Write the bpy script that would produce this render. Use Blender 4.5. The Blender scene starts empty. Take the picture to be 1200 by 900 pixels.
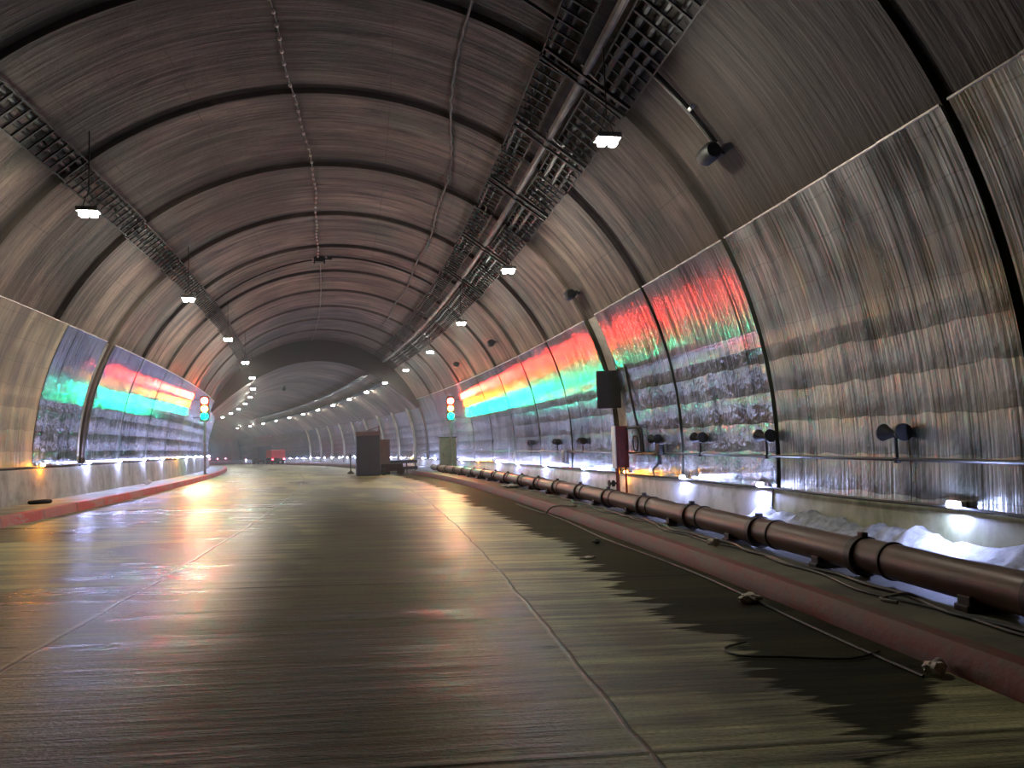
import bpy, bmesh, math, random
from mathutils import Vector, Matrix
random.seed(7)
scene = bpy.context.scene
COL = scene.collection
pi = math.pi

# ------------------------------------------------------------ camera / world / exposure
F_PX, PITCH, ROLL, EYE = 870.0, 0.06955, -0.03284, 1.6
cam_data = bpy.data.cameras.new('camera')
cam_data.sensor_width = 36.0
cam_data.lens = F_PX / 1200.0 * 36.0
cam_data.clip_start = 0.05
cam_data.clip_end = 600
cam = bpy.data.objects.new('camera', cam_data)
COL.objects.link(cam)
cam.matrix_world = Matrix.Translation((0, 0, EYE)) @ Matrix.Rotation(pi/2 + PITCH, 4, 'X') @ Matrix.Rotation(ROLL, 4, 'Z')
scene.camera = cam
scene.view_settings.view_transform = 'Standard'
scene.view_settings.look = 'None'
scene.view_settings.gamma = 1.0
scene.view_settings.use_curve_mapping = False
scene.view_settings.exposure = 0.0
world = bpy.data.worlds.new('world')
world.use_nodes = True
world.node_tree.nodes['Background'].inputs[0].default_value = (0.010, 0.009, 0.008, 1)
world.node_tree.nodes['Background'].inputs[1].default_value = 1.0
scene.world = world

LAMP_POWER = 570.0          # radiance of the ceiling luminaires
MARK_WHITE = 1700.0
MARK_AMBER = 700.0
SIG = dict(red=(1800, (1, .03, .015)), amber=(190, (1, .38, .02)), green=(800, (0, .9, .42)))

# ------------------------------------------------------------ the tunnel's centre line
PHI0, K0, K1, K2, XC = 0.13552, 0.0031775, 3.0827e-5, -7.3031e-7, -1.17988
GRADE, KV = -0.0078178, -6.8925e-5
DS = 0.25
def _table():
    pts = {}
    th, x, y, z = PHI0, XC, 0.0, 0.0
    pts[0] = (x, y, z, th)
    n = int(260/DS)
    for i in range(1, n):
        s = i*DS
        k = K0 + K1*s + K2*s*s/2
        if s > 112: k = max(k, 0.0032)
        th += k*DS
        x -= math.sin(th)*DS; y += math.cos(th)*DS
        z = GRADE*s + KV*s*s/2 if s < 120 else z + (GRADE + KV*120)*DS
        pts[i] = (x, y, z, th)
    x, y = XC, 0.0
    for i in range(1, int(30/DS)):
        x += math.sin(PHI0)*DS; y -= math.cos(PHI0)*DS
        pts[-i] = (x, y, GRADE*(-i*DS), PHI0)
    return pts
PT = _table()
def frame(s):
    i = math.floor(s/DS); t = s/DS - i
    a, b = PT[i], PT[i+1]
    return tuple(a[j]*(1-t) + b[j]*t for j in range(4))
def W(s, off, h):
    x, y, z, th = frame(s)
    return Vector((x + off*math.cos(th), y + off*math.sin(th), z + h))

# cross-section of the lining (off, h); angle 0 is the crown, positive is right
def section(a):
    aa = abs(a)
    r = 8.5544*(1 + .083*math.cos(2*aa) + .00546*math.cos(4*aa) - .02928*math.cos(3*aa))
    return r*math.sin(a), 0.439 + r*math.cos(a)
SEC = [section(math.radians(d*.5)) for d in range(0, 221)]
def off_at(h):          # half width of the lining at height h
    for (x0, h0), (x1, h1) in zip(SEC, SEC[1:]):
        if h1 <= h <= h0: return x0 + (x1-x0)*(h0-h)/(h0-h1+1e-9)
    return SEC[-1][0]
def h_at(off):          # lining height over |off| (upper half)
    o = abs(off)
    for (x0, h0), (x1, h1) in zip(SEC, SEC[1:]):
        if x0 <= o <= x1: return h0 + (h1-h0)*(o-x0)/(x1-x0+1e-9)
    return 5
TILT = .035
def road_h(off): return -TILT*(off - 1.2)
KR, KL = 4.95, -6.38     # kerb faces
WALK_R, WALK_L = .07, .46
JOINTS = [-9, -5, -1, 3, 6.75, 12, 16.05, 20.1, 24.9, 29, 33.2, 37.4, 41.6, 45.8, 50]
S_BULK = 55.0

# ------------------------------------------------------------ material helpers
def sock(n, name): return n.inputs[name]
class NT:
    def __init__(self, name):
        self.m = bpy.data.materials.new(name); self.m.use_nodes = True
        self.t = self.m.node_tree; self.t.nodes.clear()
        self.out = self.t.nodes.new('ShaderNodeOutputMaterial')
    def n(self, typ, **kw):
        nd = self.t.nodes.new(typ)
        for k, v in kw.items():
            if k.startswith('_'): setattr(nd, k[1:], v)
        return nd
    def l(self, a, b): self.t.links.new(a, b)
    def val(self, x, s):
        if hasattr(x, 'links') or isinstance(x, bpy.types.NodeSocket): self.l(x, s)
        else: s.default_value = x
    def math(self, op, a, b=0.0, c=None, clamp=False):
        nd = self.n('ShaderNodeMath', _operation=op, _use_clamp=clamp)
        self.val(a, nd.inputs[0]); self.val(b, nd.inputs[1])
        if c is not None: self.val(c, nd.inputs[2])
        return nd.outputs[0]
    def mix(self, f, a, b):
        nd = self.n('ShaderNodeMix', _data_type='RGBA')
        self.val(f, nd.inputs[0])
        self.val(a if not isinstance(a, tuple) else (*a, 1), nd.inputs[6]); self.val(b if not isinstance(b, tuple) else (*b, 1), nd.inputs[7])
        return nd.outputs[2]
    def mapr(self, x, a, b, c=0.0, d=1.0, smooth=False):
        nd = self.n('ShaderNodeMapRange'); 
        if smooth: nd.interpolation_type = 'SMOOTHSTEP'
        self.val(x, nd.inputs[0])
        for i, v in enumerate((a, b, c, d)): self.val(v, nd.inputs[i+1])
        return nd.outputs[0]
    def coords(self, kind='UV'):
        nd = self.n('ShaderNodeTexCoord'); return nd.outputs[kind]
    def scaled(self, vec, sx, sy, sz=1.0, ox=0.0, oy=0.0):
        nd = self.n('ShaderNodeMapping'); self.l(vec, nd.inputs[0])
        nd.inputs['Scale'].default_value = (sx, sy, sz); nd.inputs['Location'].default_value = (ox, oy, 0)
        return nd.outputs[0]
    def noise(self, vec, scale=1.0, detail=3.0, rough=.55, dist=0.0):
        nd = self.n('ShaderNodeTexNoise'); self.l(vec, nd.inputs['Vector'])
        nd.inputs['Scale'].default_value = scale; nd.inputs['Detail'].default_value = detail
        nd.inputs['Roughness'].default_value = rough; nd.inputs['Distortion'].default_value = dist
        return nd.outputs[0]
    def bump(self, h, strength, dist, normal=None):
        nd = self.n('ShaderNodeBump'); self.l(h, nd.inputs['Height'])
        self.val(strength, nd.inputs['Strength']); nd.inputs['Distance'].default_value = dist
        if normal is not None: self.l(normal, nd.inputs['Normal'])
        return nd.outputs[0]
    def bsdf(self, color, rough, metal=0.0, normal=None, spec=.5, aniso=None, tangent=None):
        b = self.n('ShaderNodeBsdfPrincipled')
        self.val((*color, 1) if isinstance(color, tuple) else color, b.inputs['Base Color'])
        self.val(rough, b.inputs['Roughness']); self.val(metal, b.inputs['Metallic'])
        self.val(spec, b.inputs['Specular IOR Level'])
        if normal is not None: self.l(normal, b.inputs['Normal'])
        if aniso is not None: self.val(aniso, b.inputs['Anisotropic'])
        if tangent is not None: self.l(tangent, b.inputs['Tangent'])
        self.l(b.outputs[0], self.out.inputs[0])
        return b
def simple(name, color, rough=.6, metal=0.0, var=.25, scale=6.0, bump=.2, spec=.5):
    k = NT(name)
    o = k.coords('Object')
    nz = k.noise(o, scale, 4)
    c2 = tuple(max(0, x*(1-var)) for x in color); c3 = tuple(min(1, x*(1+var)) for x in color)
    k.bsdf(k.mix(k.mapr(nz, .3, .7), c2, c3), k.mapr(nz, .3, .7, rough*.85, min(1, rough*1.15)), metal, k.bump(nz, bump, .01), spec)
    return k.m
def emit(name, color, strength):
    k = NT(name)
    e = k.n('ShaderNodeEmission'); e.inputs[0].default_value = (*color, 1); e.inputs[1].default_value = strength
    k.l(e.outputs[0], k.out.inputs[0]); return k.m

M = {}
# concrete lining: streaks along the arc of each ring, soot at the joints
def mat_lining():
    k = NT('sooty_concrete_lining')
    uv = k.coords('UV')
    sep = k.n('ShaderNodeSeparateXYZ'); k.l(uv, sep.inputs[0]); s, a = sep.outputs[0], sep.outputs[1]
    streak = k.noise(k.scaled(uv, 3.2, .16), 1.0, 5, .62, .35)
    fine = k.noise(k.scaled(uv, 11, .5), 1.0, 4, .6, .4)
    blot = k.noise(k.scaled(uv, .35, .3, 1, 3.3, 1.7), 1.0, 4, .6, .6)
    pit = k.noise(k.scaled(uv, 6, 6), 1.0, 3, .6)
    sheet = k.noise(k.scaled(uv, 1.6, .35, 1, 6, 3), 1.0, 5, .7, .8)
    v = k.math('ADD', k.math('MULTIPLY', streak, .42), k.math('ADD', k.math('MULTIPLY', sheet, .38), k.math('ADD', k.math('MULTIPLY', fine, .12), k.math('MULTIPLY', blot, .18))))
    f = k.mapr(v, .46, .66)
    c = k.mix(f, (.026, .019, .015), (.37, .258, .20))
    green = k.mapr(k.noise(k.scaled(uv, .5, .22, 1, 9, 4), 1.0, 3), .55, .72, 0, .5)
    c = k.mix(green, c, (.19, .20, .14))
    c = k.mix(k.mapr(k.noise(k.scaled(uv, .16, .12, 1, 4, 7), 1.0, 4, .6, .5), .40, .62, .75, 0), c, (.05, .037, .030))
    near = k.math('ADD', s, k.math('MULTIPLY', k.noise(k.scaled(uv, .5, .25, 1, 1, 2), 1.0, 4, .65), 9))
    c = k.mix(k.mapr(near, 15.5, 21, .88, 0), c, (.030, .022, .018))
    brick = k.n('ShaderNodeTexBrick'); k.l(k.scaled(uv, 1, 1), brick.inputs['Vector'])
    brick.inputs['Scale'].default_value = 1.0; brick.inputs['Mortar Size'].default_value = .016
    brick.inputs['Brick Width'].default_value = 1.35; brick.inputs['Row Height'].default_value = 2.1
    brick.inputs['Mortar Smooth'].default_value = .3
    c = k.mix(k.math('MULTIPLY', brick.outputs['Fac'], .45), c, (.05, .04, .033))
    # soot left at the construction joints (vertex attribute 'joint')
    at = k.n('ShaderNodeAttribute', _attribute_name='joint')
    jj = k.math('MULTIPLY', at.outputs['Fac'], k.mapr(k.noise(k.scaled(uv, 1.5, .4), 1, 3), .3, .6, .75, 1))
    c = k.mix(k.math('MULTIPLY', jj, .66), c, (.04, .033, .026))
    hgt = k.math('ADD', k.math('MULTIPLY', streak, 1.0), k.math('ADD', k.math('MULTIPLY', fine, .5), k.math('MULTIPLY', pit, .2)))
    k.bsdf(c, .72, 0, k.bump(hgt, .8, .05), .35)
    return k.m
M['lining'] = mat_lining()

# glossy wall cladding: rows of shallow pillows, dented by vertical ripples
def mat_panel(name, ca, cb, rough, aniso, rib, pillow, metal, stain, top_v=4.5):
    k = NT(name)
    uv = k.coords('UV')
    sep = k.n('ShaderNodeSeparateXYZ'); k.l(uv, sep.inputs[0]); s, a = sep.outputs[0], sep.outputs[1]
    rb = k.noise(k.scaled(uv, 6.0, .10), 1.0, 3, .6, .06)
    rb2 = k.noise(k.scaled(uv, 1.7, 1.1, 1, 5, 2), 1.0, 2, .5, .3)
    dents = k.noise(k.scaled(uv, 5.5, 3.6, 1, 1, 7), 1.0, 2.5, .6)
    wob = k.math('MULTIPLY', k.math('SUBTRACT', rb2, .5), .16)
    ph = k.math('MULTIPLY', k.math('ADD', a, wob), 2*pi/.54)
    row = k.math('ABSOLUTE', k.math('SINE', k.math('MULTIPLY', ph, .5)))
    seam = k.mapr(row, 0, .10, 1, 0)
    rb3 = k.noise(k.scaled(uv, 24, .5), 1.0, 2, .5)
    rb = k.math('ADD', rb, k.math('MULTIPLY', rb3, .26))
    lowm = k.mapr(a, top_v-2.05, top_v-1.75, 1, .05)
    h = k.math('ADD', k.math('MULTIPLY', rb, rib), k.math('MULTIPLY', lowm, k.math('ADD', k.math('MULTIPLY', row, pillow), k.math('MULTIPLY', dents, rib*.62))))
    st = k.noise(k.scaled(uv, 2.6, .35, 1, 2, 5), 1.0, 4, .6, .4)
    st2 = k.noise(k.scaled(uv, .45, .5, 1, 8, 1), 1.0, 3, .55)
    c = k.mix(k.mapr(k.math('ADD', k.math('MULTIPLY', st, .6), k.math('MULTIPLY', st2, .4)), .42, .59), ca, cb)
    c = k.mix(k.math('MULTIPLY', seam, .35), c, (.03, .028, .022))
    dirt = k.mapr(k.noise(k.scaled(uv, 1.1, .55, 1, 4, 9), 1.0, 3), .52, .68, 0, stain)
    c = k.mix(dirt, c, (.16, .13, .05))
    tg = k.n('ShaderNodeTangent', _direction_type='UV_MAP')
    r = k.mapr(st, .35, .65, rough*.8, rough*1.25)
    k.bsdf(c, r, metal, k.bump(h, 1.0, 1.0), .6, aniso, tg.outputs[0])
    return k.m
M['panel_clean'] = mat_panel('rippled_glossy_cladding', (.07, .075, .065), (.36, .37, .345), .20, 1.0, .036, .011, .75, .3)
M['panel_dull'] = mat_panel('stained_glossy_cladding', (.045, .05, .034), (.25, .265, .22), .33, .5, .020, .010, .75, .45)
M['panel_aged'] = mat_panel('aged_beige_cladding', (.16, .13, .08), (.50, .41, .26), .45, .1, .016, .012, .3, .5)

def mat_plinth(name, ca, cb, rough=.55):
    k = NT(name); uv = k.coords('UV')
    st = k.noise(k.scaled(uv, 1.6, .8), 1.0, 4, .6, .4)
    c = k.mix(k.mapr(st, .35, .65), ca, cb)
    low = k.mapr(k.noise(k.scaled(uv, 3, 3), 1.0, 4), .5, .7, 0, .5)
    c = k.mix(low, c, (.12, .11, .08))
    k.bsdf(c, rough, 0, k.bump(st, .4, .02), .5)
    return k.m
M['plinth'] = mat_plinth('painted_plinth_concrete', (.38, .39, .42), (.60, .61, .66))
M['plinth_left'] = mat_plinth('grey_plinth_concrete', (.24, .23, .19), (.44, .42, .36))
M['moss'] = mat_plinth('mossy_plinth', (.09, .10, .03), (.34, .35, .22))

# road: transversely brushed concrete, wet in patches
def mat_road():
    k = NT('wet_brushed_road_concrete'); uv = k.coords('UV')
    sep = k.n('ShaderNodeSeparateXYZ'); k.l(uv, sep.inputs[0]); s, o = sep.outputs[0], sep.outputs[1]
    tine = k.noise(k.scaled(uv, 9.0, .55), 1.0, 6, .72, .15)
    tine2 = k.noise(k.scaled(uv, 2.6, .13, 1, 3, 1), 1.0, 5, .65, .2)
    grain = k.noise(k.scaled(uv, 45, 28), 1.0, 2, .6)
    large = k.noise(k.scaled(uv, .16, .42, 1, 1.5, 2.2), 1.0, 3, .55, .5)
    teeth = k.noise(k.scaled(uv, 3.2, .05, 1, 0, 0), 1.0, 5, .75)
    # wet gutter beside the right kerb, its edge broken up by the brush lines
    lim = k.math('ADD', k.math('MULTIPLY', teeth, -1.9), k.math('MULTIPLY', k.noise(k.scaled(uv, .22, .01, 1, 6, 0), 1.0, 2), -1.2))
    edge = k.math('ADD', k.math('ADD', o, 0), k.math('MULTIPLY', lim, 1.0))
    gut = k.mapr(edge, 2.02, 2.10)
    nearlim = k.mapr(k.math('ADD', s, k.math('ADD', k.math('MULTIPLY', teeth, 1.2), k.math('MULTIPLY', k.math('SUBTRACT', o, 4.0), -1.0))), 4.35, 4.45)
    gut = k.math('MULTIPLY', gut, nearlim)
    # the centre lane is worn darker
    cen = k.math('MULTIPLY', k.mapr(k.math('ADD', o, k.math('MULTIPLY', teeth, 1.6)), -.9, .9, 0, 1, True), k.mapr(k.math('ADD', o, k.math('MULTIPLY', teeth, 1.4)), 1.6, 3.4, 1, 0, True))
    cen = k.math('MULTIPLY', cen, k.mapr(s, 16, 30, 1, .35))
    v = k.math('ADD', k.math('MULTIPLY', tine, .38), k.math('ADD', k.math('MULTIPLY', tine2, .38), k.math('MULTIPLY', large, .27)))
    c = k.mix(k.mapr(v, .44, .58), (.034, .032, .017), (.66, .64, .33))
    c = k.mix(k.math('MULTIPLY', k.mapr(grain, .45, .65), .35), c, (.06, .055, .035))
    c = k.mix(k.math('MULTIPLY', cen, .86), c, (.034, .026, .017))
    c = k.mix(k.math('MULTIPLY', gut, .92), c, (.018, .016, .012))
    # slab joints
    wp = k.mapr(k.math('ADD', k.noise(k.scaled(uv, .26, .40, 1, 7.3, 2.1), 1.0, 3, .5, .6), k.math('MULTIPLY', teeth, .42)), .70, .76)
    wp = k.math('MULTIPLY', wp, k.mapr(o, 1.9, 2.5, 1, .15))
    nearw = k.mapr(k.math('ADD', s, k.math('MULTIPLY', teeth, 5)), 8.6, 10.4, 1, 0)
    nearw = k.math('MULTIPLY', nearw, k.mapr(o, -.5, 2.0, .8, 0))
    wp = k.math('MAXIMUM', wp, nearw)
    c = k.mix(k.math('MULTIPLY', wp, .68), c, (.030, .028, .017))
    def line(x, at, w): return k.mapr(k.math('ABSOLUTE', k.math('SUBTRACT', x, at)), w*.4, w, 1, 0)
    wv = k.math('MULTIPLY', k.math('SUBTRACT', k.noise(k.scaled(uv, .7, 0), 1, 3), .5), .14)
    oo = k.math('ADD', o, wv)
    jn = k.math('MAXIMUM', line(oo, 2.38, .020), line(oo, -1.70, .022))
    tr = k.math('PINGPONG', k.math('ADD', s, -8.7), 2.5)
    trl = k.mapr(tr, .012, .045, 1, 0)
    allj = k.math('MAXIMUM', jn, k.math('MULTIPLY', trl, .8), clamp=True)
    rim = k.math('SUBTRACT', k.math('MAXIMUM', line(oo, 2.355, .02), line(oo, -1.735, .03)), jn, clamp=True)
    c = k.mix(k.math('MULTIPLY', allj, .8), c, (.012, .010, .008))
    c = k.mix(k.math('MULTIPLY', rim, .7), c, (.32, .31, .22))
    r = k.mapr(v, .44, .62, .29, .50)
    r = k.math('SUBTRACT', r, k.math('MULTIPLY', wp, .06))
    r = k.math('ADD', r, k.math('ADD', k.math('MULTIPLY', gut, .28), k.math('MULTIPLY', cen, .22)))
    hgt = k.math('ADD', k.math('MULTIPLY', tine, 1.8), k.math('ADD', k.math('MULTIPLY', grain, .35), k.math('MULTIPLY', allj, -1)))
    k.bsdf(c, r, 0, k.bump(hgt, k.math('SUBTRACT', 1.0, k.math('MULTIPLY', gut, .6)), .02), k.math('SUBTRACT', .38, k.math('ADD', k.math('MULTIPLY', gut, .34), k.math('MULTIPLY', cen, .32)), clamp=True))
    return k.m
M['road'] = mat_road()

def mat_kerb(name, paint, worn, wear, block=None):
    k = NT(name); uv = k.coords('UV')
    nz = k.noise(k.scaled(uv, 1.3, 4), 1.0, 5, .65, .3)
    n2 = k.noise(k.scaled(uv, 9, 9), 1.0, 4)
    f = k.mapr(k.math('ADD', k.math('MULTIPLY', nz, .7), k.math('MULTIPLY', n2, .3)), wear, wear+.14)
    c = k.mix(f, worn, paint)
    if block:
        sep = k.n('ShaderNodeSeparateXYZ'); k.l(uv, sep.inputs[0])
        pp = k.math('PINGPONG', sep.outputs[0], block/2)
        c = k.mix(k.mapr(pp, .01, .05, .8, 0), c, (.05, .03, .025))
        alt = k.noise(k.scaled(uv, 1/block*.9, 0), 1.0, 0)
        c = k.mix(k.mapr(alt, .5, .56, 0, .45), c, worn)
    k.bsdf(c, .6, 0, k.bump(n2, .4, .02), .4)
    return k.m
M['kerb_right'] = mat_kerb('worn_red_kerb_paint', (.21, .050, .045), (.15, .085, .07), .44)
M['kerb_left'] = mat_kerb('red_kerb_paint', (.50, .045, .035), (.38, .19, .16), .36, 2.0)
M['walk'] = mat_plinth('footway_concrete', (.07, .062, .042), (.17, .155, .105), .7)
M['walk_left'] = mat_plinth('left_footway_concrete', (.16, .155, .11), (.34, .33, .25), .7)
M['soot'] = simple('soot_black_render', (.025, .021, .020), .9, 0, .3, 1.0)
M['pale_rib'] = mat_plinth('pale_rib_concrete', (.26, .23, .17), (.46, .42, .33), .7)
M['edge'] = simple('pale_edge_trim', (.50, .42, .36), .5, .2, .5, 5)
M['dark_metal'] = simple('dark_galvanised_steel', (.018, .015, .013), .65, .2, .4, 8)
M['grey_metal'] = simple('grey_steel', (.20, .19, .18), .45, .7, .3, 8)
M['black'] = simple('matt_black', (.010, .009, .009), .6, 0, .3, 8)
M['cable'] = simple('black_cable_rubber', (.012, .011, .010), .5, 0, .3, 8)
M['pale_cable'] = simple('pale_cable_sheath', (.62, .50, .42), .5, 0, .45, 14)
M['conduit'] = simple('pale_conduit', (.17, .14, .115), .6, 0, .85, 1.6)
M['rust'] = simple('rusty_brown_pipe', (.105, .052, .036), .42, .2, .35, 3, .4)
M['rust_dark'] = simple('dark_pipe_coupling', (.035, .022, .020), .5, .3, .3, 8)
M['oxblood'] = simple('oxblood_painted_steel', (.16, .022, .014), .45, .1, .3, 5)
M['cabinet'] = simple('dark_blue_grey_cabinet', (.018, .022, .032), .6, .1, .25, 3)
M['cabinet_brown'] = simple('brown_cabinet', (.10, .055, .045), .6, 0, .3, 3)
M['haze_grey'] = simple('green_grey_paint', (.16, .18, .15), .6, 0, .2, 3)
M['white_bits'] = simple('pale_rag', (.60, .52, .45), .8, 0, .3, 20, .6)
M['crust'] = simple('lumpy_pale_crust', (.30, .30, .30), .75, 0, .4, 9, 1.0)
M['red_paint'] = simple('red_truck_paint', (.55, .03, .03), .4, 0, .2, 3)
M['glass_dark'] = simple('dark_glass', (.02, .02, .025), .08, 0, .1, 3, 0)
M['tyre'] = simple('tyre_rubber', (.012, .012, .012), .8, 0, .2, 9)
M['cone'] = simple('traffic_orange', (.7, .13, .02), .5, 0, .2, 9)
M['white_plastic'] = simple('white_plastic', (.7, .7, .7), .4, 0, .1, 9)
M['lamp'] = emit('white_led_emission', (1.0, .98, .84), LAMP_POWER)
M['mark_white'] = emit('cold_marker_emission', (.44, .52, 1.0), MARK_WHITE)
M['mark_amber'] = emit('amber_marker_emission', (1, .33, .02), MARK_AMBER)
for kname, (st_, c_) in SIG.items(): M['sig_'+kname] = emit('signal_'+kname+'_emission', c_, st_)
M['tail'] = emit('red_tail_light_emission', (1, .03, .05), 40)
M['tail_pink'] = emit('pink_marker_emission', (1, .12, .25), 120)

# ------------------------------------------------------------ mesh helpers
class MB:
    def __init__(self): self.bm = bmesh.new(); self.uv = self.bm.loops.layers.uv.new('UVMap')
    def box(self, c, d, rot=None, bev=0.0):
        b2 = bmesh.new()
        bmesh.ops.create_cube(b2, size=1.0)
        bmesh.ops.scale(b2, vec=d, verts=b2.verts)
        if bev > 0: bmesh.ops.bevel(b2, geom=list(b2.edges), offset=bev, segments=2, affect='EDGES', profile=.6)
        m = Matrix.Translation(c)
        if rot is not None: m = m @ rot
        self._add(b2, m); return self
    def _add(self, b2, m=None):
        if m is not None: bmesh.ops.transform(b2, matrix=m, verts=b2.verts)
        me = bpy.data.meshes.new('t'); b2.to_mesh(me); b2.free(); self.bm.from_mesh(me); bpy.data.meshes.remove(me)
    def cyl(self, p0, p1, r0, r1=None, seg=14, cap=True):
        p0, p1 = Vector(p0), Vector(p1); r1 = r0 if r1 is None else r1
        b2 = bmesh.new(); d = p1-p0
        bmesh.ops.create_cone(b2, cap_ends=cap, segments=seg, radius1=r0, radius2=r1, depth=d.length)
        self._add(b2, Matrix.Translation((p0+p1)/2) @ d.to_track_quat('Z', 'Y').to_matrix().to_4x4()); return self
    def tube(self, pts, r, seg=8):
        pts = [Vector(p) for p in pts]; rings = []
        for i, p in enumerate(pts):
            d = (pts[min(i+1, len(pts)-1)] - pts[max(i-1, 0)]).normalized()
            up = Vector((0, 0, 1)) if abs(d.z) < .9 else Vector((1, 0, 0))
            a = d.cross(up).normalized(); b = a.cross(d)
            rr = r(i) if callable(r) else r
            rings.append([self.bm.verts.new(p + a*math.cos(2*pi*j/seg)*rr + b*math.sin(2*pi*j/seg)*rr) for j in range(seg)])
        for q0, q1 in zip(rings, rings[1:]):
            for j in range(seg): self.bm.faces.new((q0[j], q0[(j+1) % seg], q1[(j+1) % seg], q1[j]))
        self.bm.faces.new(rings[0]); self.bm.faces.new(rings[-1][::-1]); return self
    def lathe(self, prof, c=(0, 0, 0), axis='Z', seg=20):
        b2 = bmesh.new(); rings = []
        for r, z in prof: rings.append([b2.verts.new((max(r, 1e-4)*math.cos(2*pi*j/seg), max(r, 1e-4)*math.sin(2*pi*j/seg), z)) for j in range(seg)])
        for q0, q1 in zip(rings, rings[1:]):
            for j in range(seg): b2.faces.new((q0[j], q0[(j+1) % seg], q1[(j+1) % seg], q1[j]))
        b2.faces.new(rings[0][::-1]); b2.faces.new(rings[-1])
        m = Matrix.Translation(c)
        if axis == 'Y': m = m @ Matrix.Rotation(-pi/2, 4, 'X')
        if axis == '-Y': m = m @ Matrix.Rotation(pi/2, 4, 'X')
        if axis == 'X': m = m @ Matrix.Rotation(pi/2, 4, 'Y')
        self._add(b2, m); return self
    def build(self, name, mat, parent=None, smooth=False):
        bmesh.ops.recalc_face_normals(self.bm, faces=self.bm.faces)
        me = bpy.data.meshes.new(name); self.bm.to_mesh(me); self.bm.free()
        me.materials.append(mat)
        o = bpy.data.objects.new(name, me); COL.objects.link(o)
        if smooth:
            for p in me.polygons: p.use_smooth = True
            try: me.set_sharp_from_angle(angle=math.radians(35))
            except Exception: pass
        if parent: o.parent = parent
        return o
def tag(o, label, cat, group=None):
    o['label'] = label; o['category'] = cat
    if group: o['group'] = group
    return o
def thing(name, s, off, h, label, cat, group=None, rz=0.0):
    o = bpy.data.objects.new(name, None); COL.objects.link(o)
    o.empty_display_size = .1
    place(o, s, off, h, rz); return tag(o, label, cat, group)
def place(o, s, off, h, rz=0.0, rx=0.0, ry=0.0):
    o.location = W(s, off, h)
    o.rotation_euler = (rx, ry, frame(s)[3] + rz)
def dup(root, s, off, h, label, rz=0.0):
    r = root.copy(); COL.objects.link(r); place(r, s, off, h, rz); r['label'] = label
    for ch in list(root.children):
        c = ch.copy(); COL.objects.link(c); c.parent = r
        for g in ch.children:
            d = g.copy(); COL.objects.link(d); d.parent = c
    return r
ONES = ['nearest', 'second', 'third', 'fourth', 'fifth', 'sixth', 'seventh', 'eighth', 'ninth', 'tenth', 'eleventh', 'twelfth', 'thirteenth', 'fourteenth', 'fifteenth', 'sixteenth', 'seventeenth', 'eighteenth', 'nineteenth', 'twentieth', 'twenty-first', 'twenty-second', 'twenty-third', 'twenty-fourth', 'twenty-fifth', 'twenty-sixth', 'twenty-seventh', 'twenty-eighth', 'twenty-ninth', 'thirtieth', 'thirty-first', 'thirty-second', 'thirty-third', 'thirty-fourth', 'thirty-fifth', 'thirty-sixth', 'thirty-seventh', 'thirty-eighth', 'thirty-ninth', 'fortieth']

def grid(name, rows, svals, mats, midx=None, closed=False, smooth=True, attr=None, kind='structure', flip=False):
    """rows(s) -> list of (off, h, v) ; swept along svals with UV (s, v)"""
    verts, uvs, av = [], [], []
    n = None
    for s in svals:
        r = rows(s); n = len(r)
        for off, h, v in r:
            verts.append(W(s, off, h)); uvs.append((s, v)); av.append(attr(s) if attr else 0.0)
    faces = []
    for i in range(len(svals)-1):
        for j in range(n-1):
            a, b, c, d = i*n+j, i*n+j+1, (i+1)*n+j+1, (i+1)*n+j
            faces.append((a, d, c, b) if not flip else (a, b, c, d))
    me = bpy.data.meshes.new(name); me.from_pydata(verts, [], faces)
    ul = me.uv_layers.new(name='UVMap')
    for lp in me.loops: ul.data[lp.index].uv = uvs[lp.vertex_index]
    if attr:
        at = me.attributes.new('joint', 'FLOAT', 'POINT')
        for i, v in enumerate(av): at.data[i].value = v
    for m in mats: me.materials.append(m)
    if midx:
        for i in range(len(svals)-1):
            for j in range(n-1): me.polygons[i*(n-1)+j].material_index = midx((svals[i]+svals[i+1])/2, j)
    if smooth:
        for p in me.polygons: p.use_smooth = True
        try: me.set_sharp_from_angle(angle=math.radians(40))
        except Exception: pass
    o = bpy.data.objects.new(name, me); COL.objects.link(o)
    if kind: o['kind'] = kind
    return o
def frange(a, b, st):
    n = max(1, int(round((b-a)/st))); return [a + (b-a)*i/n for i in range(n+1)]
def arc_rows(pts):      # adds arc length as v
    out, L = [], 0.0
    for i, (o, h) in enumerate(pts):
        if i: L += math.hypot(o-pts[i-1][0], h-pts[i-1][1])
        out.append((o, h, L))
    return out

# ------------------------------------------------------------ THE SETTING
S_END = 200
# road, footways, kerbs
rs = frange(-14, 60, .5) + frange(62, S_END, 2)
grid('floor', lambda s: [(o, road_h(o), o) for o in (KL-.05, -4, -2, 0, 2, 4, KR+.05)], rs, [M['road']])
grid('floor_footway_right', lambda s: [(5.12, WALK_R, 0), (6.5, WALK_R-.02, 1.4), (8.1, WALK_R-.03, 3)], rs, [M['walk']])
grid('floor_footway_left', lambda s: [(-8.1, WALK_L+.02, 0), (-6.55, WALK_L, 1.5)], rs, [M['walk_left']])
grid('trim_1', lambda s: arc_rows([(KR-.03, -.2), (KR-.03, -.1), (KR, WALK_R-.03), (KR+.03, WALK_R+.01), (5.10, WALK_R+.015), (5.18, WALK_R-.01)]), rs, [M['kerb_right']])
grid('trim_2', lambda s: arc_rows([(KL+.03, .2), (KL, WALK_L-.02), (KL-.03, WALK_L+.015), (KL-.19, WALK_L+.02), (KL-.22, WALK_L-.02)]), rs, [M['kerb_left']], flip=True)

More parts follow.
